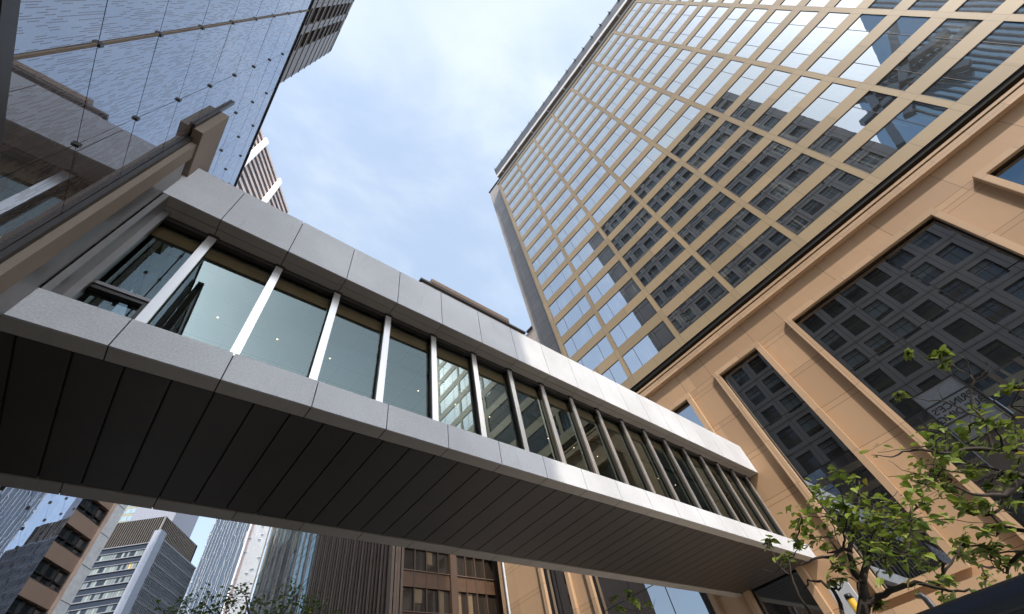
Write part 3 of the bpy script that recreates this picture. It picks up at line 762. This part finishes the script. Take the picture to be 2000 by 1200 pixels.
# dark steel and glass tower down the street, seen only mirrored in the hotel windows
DS = thing('steel_tower', 'dark blue glass tower with steel trusses, mirrored in the upper hotel windows', 'tower', (-40, -46, GZ))
fd = frame((-40, 0, 0), (0, 1, 0), (1, 0, 0)); qd = 77.8/39.95
plain('steel_dark', (.09, .11, .13), .5, .5)
window_glass('steel_glass', .30, (.5, .78, 1.), (.02, .075, .14), .05, .4)
for (a, c, z) in ((-80, -29.2*qd, 101), (-29.2*qd, -24.5*qd, 84), (-24.5*qd, -20.5*qd, 81)):
    MB().obox(fd, a+.01, c-.01, .3, 25, GZ, z).build('glass_block', 'steel_glass', DS)
    q = MB()
    n_ = int((c-a)/1.1)
    for i in range(n_): q.obox(fd, a+1.1*i+.3, a+1.1*i+.5, .0, .29, GZ, z-.5)
    q.build('mullion_set', 'steel_dark', DS)
for y0, y1, z0, z1 in ((-27.5, -21, 39.5, 41.5), (-21.5, -17.5, 41.8, 33), (-25, -20, 41.4, 35), (-20, -25, 41.4, 35), (-28, -24, 46, 40.2), (-29, -18, 38, 38)):
    MB().bar(fd(y0*qd, z0*qd, -1), fd(y1*qd, z1*qd, -1), .9).build('truss_member', 'steel_dark', DS)

# ------------------------------------------------------------------ trees
def leaf_material(name, a, b, y=(.30, .22, .02)):
    t = NT(name); ge = t.n('ShaderNodeNewGeometry')
    f = ge.outputs['Random Per Island']
    c = t.mix(f, a, b); c = t.mix(t.math('GREATER_THAN', f, .965), c, y)
    d = t.principled(c, .42, 0, None, .4); tl = t.n('ShaderNodeBsdfTranslucent'); t.l(t.mix(.5, c, (.16, .22, .02)), tl.inputs[0])
    M[name] = t.end(t.mixs(.36, d, tl.outputs[0]))
leaf_material('leaf', (.06, .11, .02), (.25, .31, .05))
leaf_material('leaf_dark', (.022, .05, .012), (.07, .11, .025))
plain('bark', (.032, .023, .017), .85, 0, .35, 12)
def leaf(mb, p, L, rnd, droop=.35):
    yaw = rnd.uniform(0, 2*math.pi); d = Vector((math.cos(yaw), math.sin(yaw), rnd.uniform(-.75, .35))).normalized()
    side = d.cross(Vector((0, 0, 1))).normalized(); up = side.cross(d)
    side = (side*math.cos(rnd.uniform(-.6, .6))+up*rnd.uniform(-.5, .5)).normalized(); up = side.cross(d).normalized()
    W = L*rnd.uniform(.36, .48); f = .12*L; r = rnd.uniform(.0, .25)*L
    def P(a, s, h): return p+d*(a*L)+side*(s*W)+up*h
    mid = [P(0, 0, 0), P(.35, 0, f*-.2), P(.7, 0, -f*.5-r*.3), P(1.05, 0, -f-r)]
    lf = [P(-.08, .45, f*.6), P(.18, .98, f), P(.5, .9, f*.5-r*.2), P(.8, .4, -r*.5)]
    rt = [P(-.08, -.45, f*.6), P(.18, -.98, f), P(.5, -.9, f*.5-r*.2), P(.8, -.4, -r*.5)]
    b = len(mb.v); mb.v += [tuple(q) for q in mid+lf+rt]
    # 0-3 mid, 4-7 left, 8-11 right
    for q in ((0, 4, 5, 1), (1, 5, 6, 2), (2, 6, 7, 3)): mb.f.append(tuple(b+i for i in q)); mb.mi.append(0)
    for q in ((0, 1, 9, 8), (1, 2, 10, 9), (2, 3, 11, 10)): mb.f.append(tuple(b+i for i in q)); mb.mi.append(0)
def wander(P, R, rnd, amp):
    out, rr = [], []
    for i in range(len(P)-1):
        for k in range(3):
            t_ = k/3; q = P[i].lerp(P[i+1], t_)
            if not (i == 0 and k == 0): q = q+Vector((rnd.uniform(-1, 1), rnd.uniform(-1, 1), rnd.uniform(-1, 1)))*amp
            out.append(q); rr.append(R[i]+(R[i+1]-R[i])*t_)
    out.append(P[-1]); rr.append(R[-1]); return out, rr
def tree(name, label, r, base, limbs, clusters, leafL, mat, seed, dens=1., spread=.55, group=None):
    rnd = random.Random(seed)
    T = thing(name, label, 'tree', (base.x, base.y, GZ), group or 'trees along the street')
    tb = MB(); tips = []
    for (px, r0, r1, dr) in limbs:
        P = []
        for i, q in enumerate(px):
            if isinstance(q, Vector): P.append(q)
            else: P.append(at_r(q[0], q[1], r+dr*i/(max(1, len(px)-1))))
        R = [r0+(r1-r0)*i/(len(P)-1) for i in range(len(P))]
        p2, r2 = wander(P, R, rnd, .012)
        tb.tube(p2, [q*.82 for q in r2], 7, 0); tips += p2[2:]
    lb = MB(); pxm = r/800*1.25
    for (x, y, rad) in clusters:
        c = at_r(x, y, r+rnd.uniform(-spread, spread)*.6)
        R_ = rad*pxm*.62
        near = min(tips, key=lambda q: (q-c).length)
        if (near-c).length > R_*.5:
            mid = near.lerp(c, .5)+Vector((rnd.uniform(-.08, .08), rnd.uniform(-.08, .08), rnd.uniform(-.03, .08)))
            p2, r2 = wander([near, mid, c], [.014, .010, .006], rnd, .02); tb.tube(p2, r2, 5, 0)
        n = max(4, int(dens*rad*rad/44))
        for k in range(max(2, n//9)):
            e = c+Vector((rnd.gauss(0, 1), rnd.gauss(0, 1), rnd.gauss(0, .8)))*R_*.75
            p2, r2 = wander([c, c.lerp(e, .5)+Vector((0, 0, .02)), e], [.007, .005, .003], rnd, .012); tb.tube(p2, r2, 4, 0)
            for q in range(9):
                pt = p2[rnd.randrange(1, len(p2))]+Vector((rnd.gauss(0, 1), rnd.gauss(0, 1), rnd.gauss(0, 1)))*R_*.28
                leaf(lb, pt, leafL*rnd.uniform(.45, 1.2), rnd)
    tb.build('trunk', 'bark', T, True); lb.build('crown', mat, T)
    return T
def root(x, y, r): p = at_r(x, y, r); return p
R1 = 6.6
p0 = at_r(1690, 1225, R1); b0 = Vector((p0.x+.03, p0.y-.02, GZ))
tree('street_tree', 'leafy street tree with a forked trunk at the right end of the footbridge', R1, b0, [
    ([b0, Vector((p0.x+.02, p0.y, (p0.z+GZ)/2)), p0, (1686, 1170), (1684, 1140)], .095, .06, 0),
    ([(1684, 1140), (1666, 1112), (1661, 1085), (1662, 1060), (1668, 1030), (1680, 985), (1678, 940)], .045, .010, .3),
    ([(1684, 1145), (1690, 1105), (1700, 1082), (1722, 1045), (1760, 1012), (1808, 985)], .048, .010, .5),
    ([(1662, 1075), (1645, 1072), (1622, 1090), (1600, 1088), (1580, 1098), (1562, 1104)], .030, .010, -.2),
    ([(1688, 1190), (1715, 1168), (1755, 1150), (1790, 1138), (1830, 1146), (1860, 1156), (1895, 1150)], .042, .010, -.3),
    ([(1830, 1146), (1842, 1118), (1858, 1100), (1872, 1080), (1880, 1060)], .018, .006, .2),
    ([(1690, 1105), (1685, 1060), (1672, 1010), (1660, 1000)], .02, .006, .5),
    ([(1722, 1045), (1735, 1080), (1780, 1085), (1815, 1100)], .02, .006, -.5),
    ([Vector((b0.x+.05, b0.y+.1, GZ)), at_r(1655, 1230, R1), (1640, 1180), (1624, 1150), (1603, 1136), (1580, 1135), (1572, 1150)], .035, .010, .2),
    ([Vector((b0.x+.1, b0.y+.3, GZ)), at_r(1600, 1235, R1+.2), (1562, 1165), (1545, 1125), (1522, 1108), (1518, 1118), (1488, 1112)], .022, .006, .3),
    ([(1545, 1125), (1540, 1095), (1562, 1070)], .010, .005, .2), ([(1522, 1108), (1510, 1080), (1500, 1060)], .010, .004, .1),
], [(1565, 1007, 30), (1605, 970, 34), (1620, 1010, 42), (1665, 932, 20), (1705, 985, 50), (1655, 1007, 44), (1717, 1022, 55), (1780, 1020, 48), (1810, 987, 32),
    (1592, 1050, 26), (1617, 1070, 24), (1680, 1062, 42), (1730, 1072, 52), (1780, 1085, 46), (1817, 1098, 30), (1502, 1065, 15), (1540, 1100, 16), (1562, 1070, 14),
    (1635, 1107, 20), (1630, 1137, 12), (1840, 1140, 22), (1842, 1168, 15), (1717, 1182, 10), (1750, 1040, 40), (1690, 1020, 40), (1640, 980, 24), (1870, 1085, 14)],
    .098, 'leaf', 5, 1.05)
R2 = 7.4
t0 = at_r(2075, 1300, R2); b1 = Vector((t0.x, t0.y-.1, GZ))
tree('street_tree', 'leafy street tree reaching in from the right edge, with bare twigs against the large window', R2, b1, [
    ([b1, t0, (2062, 1150), (2052, 1050), (2046, 950), (2040, 880), (2045, 780)], .10, .04, 0),
    ([(2050, 1040), (2000, 946), (1991, 940), (1962, 970), (1935, 967), (1900, 967), (1862, 950)], .05, .012, -.6),
    ([(2046, 950), (1994, 929), (1965, 921), (1921, 913), (1880, 900)], .045, .010, .4),
    ([(2040, 890), (1979, 878), (1915, 878), (1877, 879), (1854, 886), (1800, 879), (1763, 882), (1740, 895), (1702, 889)], .04, .005, -.5),
    ([(1940, 880), (1936, 860), (1926, 822), (1900, 796), (1896, 764), (1902, 742), (1894, 732)], .022, .010, .1),
    ([(1894, 732), (1870, 722), (1860, 710), (1840, 703), (1800, 698), (1780, 695)], .010, .004, .1), ([(1902, 742), (1918, 736), (1930, 718), (1925, 708), (1912, 700)], .010, .004, 0),
    ([(1894, 732), (1890, 705), (1865, 690), (1840, 690)], .009, .004, 0),
    ([(1926, 822), (1890, 806), (1870, 794), (1844, 784), (1812, 783), (1785, 776), (1760, 772)], .013, .004, -.3), ([(1844, 784), (1836, 768), (1828, 758)], .007, .003, 0),
    ([(2045, 830), (1974, 794), (1988, 766), (2000, 752)], .014, .006, 0), ([(1974, 794), (2020, 795)], .010, .008, 0),
    ([(2052, 1050), (1998, 1037), (1962, 1031), (1938, 1007), (1953, 993), (1966, 975)], .032, .012, .2), ([(1962, 1031), (1945, 1048), (1915, 1035), (1905, 1028)], .012, .004, 0),
    ([(2062, 1150), (2000, 1077), (1979, 1092), (1967, 1121)], .03, .016, .3), ([(1854, 886), (1830, 930), (1790, 925), (1765, 930), (1735, 932)], .014, .004, .2),
    ([(1790, 925), (1760, 918), (1735, 900)], .008, .003, .1), ([(2000, 1077), (1950, 1080), (1925, 1070)], .012, .005, 0), ([(1967, 1121), (1945, 1110), (1935, 1090)], .010, .004, 0),
], [(1830, 872, 38), (1860, 850, 38), (1895, 842, 34), (1845, 905, 34), (1822, 925, 28), (1860, 938, 38), (1800, 945, 26), (1900, 925, 26), (1940, 935, 20), (1888, 1000, 12),
    (1870, 985, 10), (1850, 960, 28), (1925, 860, 30), (1965, 880, 26), (1985, 840, 24), (1990, 900, 24), (1945, 832, 18), (1980, 755, 12), (1920, 805, 14), (1840, 690, 7),
    (1825, 695, 6), (1845, 712, 6), (1780, 692, 4), (1760, 773, 5), (1940, 1030, 12), (1925, 990, 12), (1960, 1070, 18), (1885, 1070, 12), (1925, 1082, 20), (1950, 1088, 16),
    (1982, 1092, 22), (1930, 1128, 18), (1905, 1086, 12), (1995, 990, 16), (1975, 940, 18)],
    .102, 'leaf', 8, 1.3)
# sapling under the bridge and a full tree farther along the street
R3 = 11.5; p3 = at_r(1262, 1230, R3); b3 = Vector((p3.x, p3.y, GZ))
tree('young_tree', 'thin young tree with few leaves under the far end of the bridge', R3, b3, [
    ([b3, p3, (1250, 1195), (1240, 1170), (1237, 1160)], .035, .01, 0), ([(1250, 1195), (1200, 1185), (1185, 1165)], .012, .004, .1), ([(1250, 1195), (1262, 1180), (1258, 1162)], .012, .004, 0), ([(1255, 1205), (1275, 1190), (1280, 1170)], .012, .004, 0)],
    [(1200, 1170, 8), (1240, 1175, 9), (1230, 1162, 7), (1262, 1182, 7), (1215, 1190, 7)], .11, 'leaf', 4, 1.2)
R4 = 27; p4 = at_r(500, 1300, R4); b4 = Vector((p4.x, p4.y, GZ))
cl4 = []
rr = random.Random(3)
for x, y in ((330, 1195), (370, 1178), (400, 1165), (440, 1170), (470, 1152), (505, 1172), (545, 1162), (575, 1148), (600, 1175), (635, 1192)):
    cl4.append((x, y, 20)); cl4.append((x+rr.uniform(-15, 15), y+25, 24)); cl4.append((x+rr.uniform(-15, 15), y+55, 28))
tree('street_tree', 'dark green tree crown at the bottom edge in front of the white lattice tower', R4, b4, [
    ([b4, p4.lerp(b4, .4), (498, 1290), (490, 1220), (480, 1165)], .22, .04, 0), ([(498, 1290), (440, 1230), (400, 1180)], .09, .03, .5), ([(498, 1290), (540, 1220), (575, 1165)], .09, .03, -.5),
    ([(498, 1300), (600, 1240), (630, 1200)], .08, .03, .4), ([(498, 1300), (380, 1250), (335, 1200)], .08, .03, -.4)], cl4, .17, 'leaf_dark', 9, 4.5, 3.)

# ------------------------------------------------------------------ street objects
t = NT('van_paint'); M['van_paint'] = t.end(t.principled((.004, .006, .012), .22, 0, None, .25))
plain('van_black', (.008, .008, .009), .4); plain('tyre', (.02, .02, .02), .9); plain('chrome', (.55, .55, .57), .2, .9)
window_glass('van_glass', .25, (.9, .95, 1), (.01, .012, .014))
VN = thing('parked_van', 'dark blue van with only its roof edge showing at the lower right', 'van', (5.2, -.9, GZ-.145))
zg = GZ-.145
prof = [(-3.1, .35), (-3.1, .95), (-2.95, 1.15), (-2.6, 1.82), (-2.4, 1.90), (.9, 1.90), (1.13, 1.82), (1.22, 1.1), (1.22, .35)]
b = MB()
def sec(x, inset, dz): return [(x, y*(1-inset*.02), zg+z+ (dz if z > 1.7 else 0)) for y, z in prof]
X0, X1 = 4.42, 5.86
secs = [sec(X0, 0, -.10), sec(X0+.05, 0, -.03), sec(X0+.18, 0, 0), sec(X1-.18, 0, 0), sec(X1-.05, 0, -.03), sec(X1, 0, -.10)]
for sa, sb in zip(secs[:-1], secs[1:]):
    for i in range(len(prof)):
        j = (i+1) % len(prof); b.face([sa[i], sa[j], sb[j], sb[i]])
b.face(secs[0]); b.face(secs[-1][::-1]); b.build('body', 'van_paint', VN)
for x in (X0-.004, X1+.004): MB().box(x-.004, x+.004, -2.2, 1.0, zg+1.15, zg+1.7).build('side_window', 'van_glass', VN)
MB().box(X0+.06, X0+.10, -2.35, .9, zg+1.86, zg+1.885).build('roof_gutter', 'van_black', VN); MB().box(X0-.012, X0-.001, -2.5, 1.1, zg+1.735, zg+1.75).build('roof_trim', 'van_black', VN)
for y in (-2.3, .5):
    for x in (X0+.1, X1-.1): MB().tube([(x-.09, y, zg+.26), (x+.09, y, zg+.26)], [.26, .26], 20).build('wheel', 'tyre', VN)
# white panel sign, its yellow post, and a metal post with a rounded top
plain('sign_white', (.62, .66, .72), .3, .2); plain('post_yellow', (.50, .31, .03), .5)
ps = at_r(1632, 1141, 9.0)
SP = thing('sign_panel', 'upright pale metal sign board behind the forked street tree', 'sign', (ps.x, ps.y, GZ))
MB().box(ps.x-.02, ps.x+.02, ps.y-.17, ps.y+.14, -.6, ps.z).build('board', 'sign_white', SP)
MB().box(ps.x+.021, ps.x+.06, ps.y-.05, ps.y+.05, GZ, ps.z-.2).build('post', 'jamb_metal', SP)
py_ = at_r(1660, 1170, 8.5)
YP = thing('yellow_post', 'dull yellow round post with a dark cap beside the pale sign board', 'post', (py_.x, py_.y, GZ))
MB().tube([(py_.x, py_.y, GZ), (py_.x, py_.y, py_.z)], [.05, .05], 12).build('shaft', 'post_yellow', YP, True); MB().tube([(py_.x, py_.y, py_.z), (py_.x, py_.y, py_.z+.06)], [.056, .045], 12).build('cap', 'van_black', YP, True)
pm = at_r(1800, 1160, 8.2)
MP = thing('metal_post', 'polished steel post with a bent top near the dark van roof', 'post', (pm.x, pm.y, GZ))
MB().tube([(pm.x, pm.y, GZ), (pm.x, pm.y, pm.z-.06), (pm.x+.01, pm.y+.02, pm.z-.015), (pm.x+.02, pm.y+.07, pm.z)], [.04, .04, .04, .034], 12).build('shaft', 'jamb_metal', MP, True); MB().tube([(pm.x, pm.y, GZ), (pm.x, pm.y, GZ+.03)], [.10, .10], 14).build('base_plate', 'chrome', MP)

# ------------------------------------------------------------------ finish: real size
for o in S.objects:
    if '_o' in o: del o['_o']
for o in S.objects:
    if o.parent is None and o.type in ('MESH', 'EMPTY'):
        o.location = o.location*K; o.scale = (K, K, K)
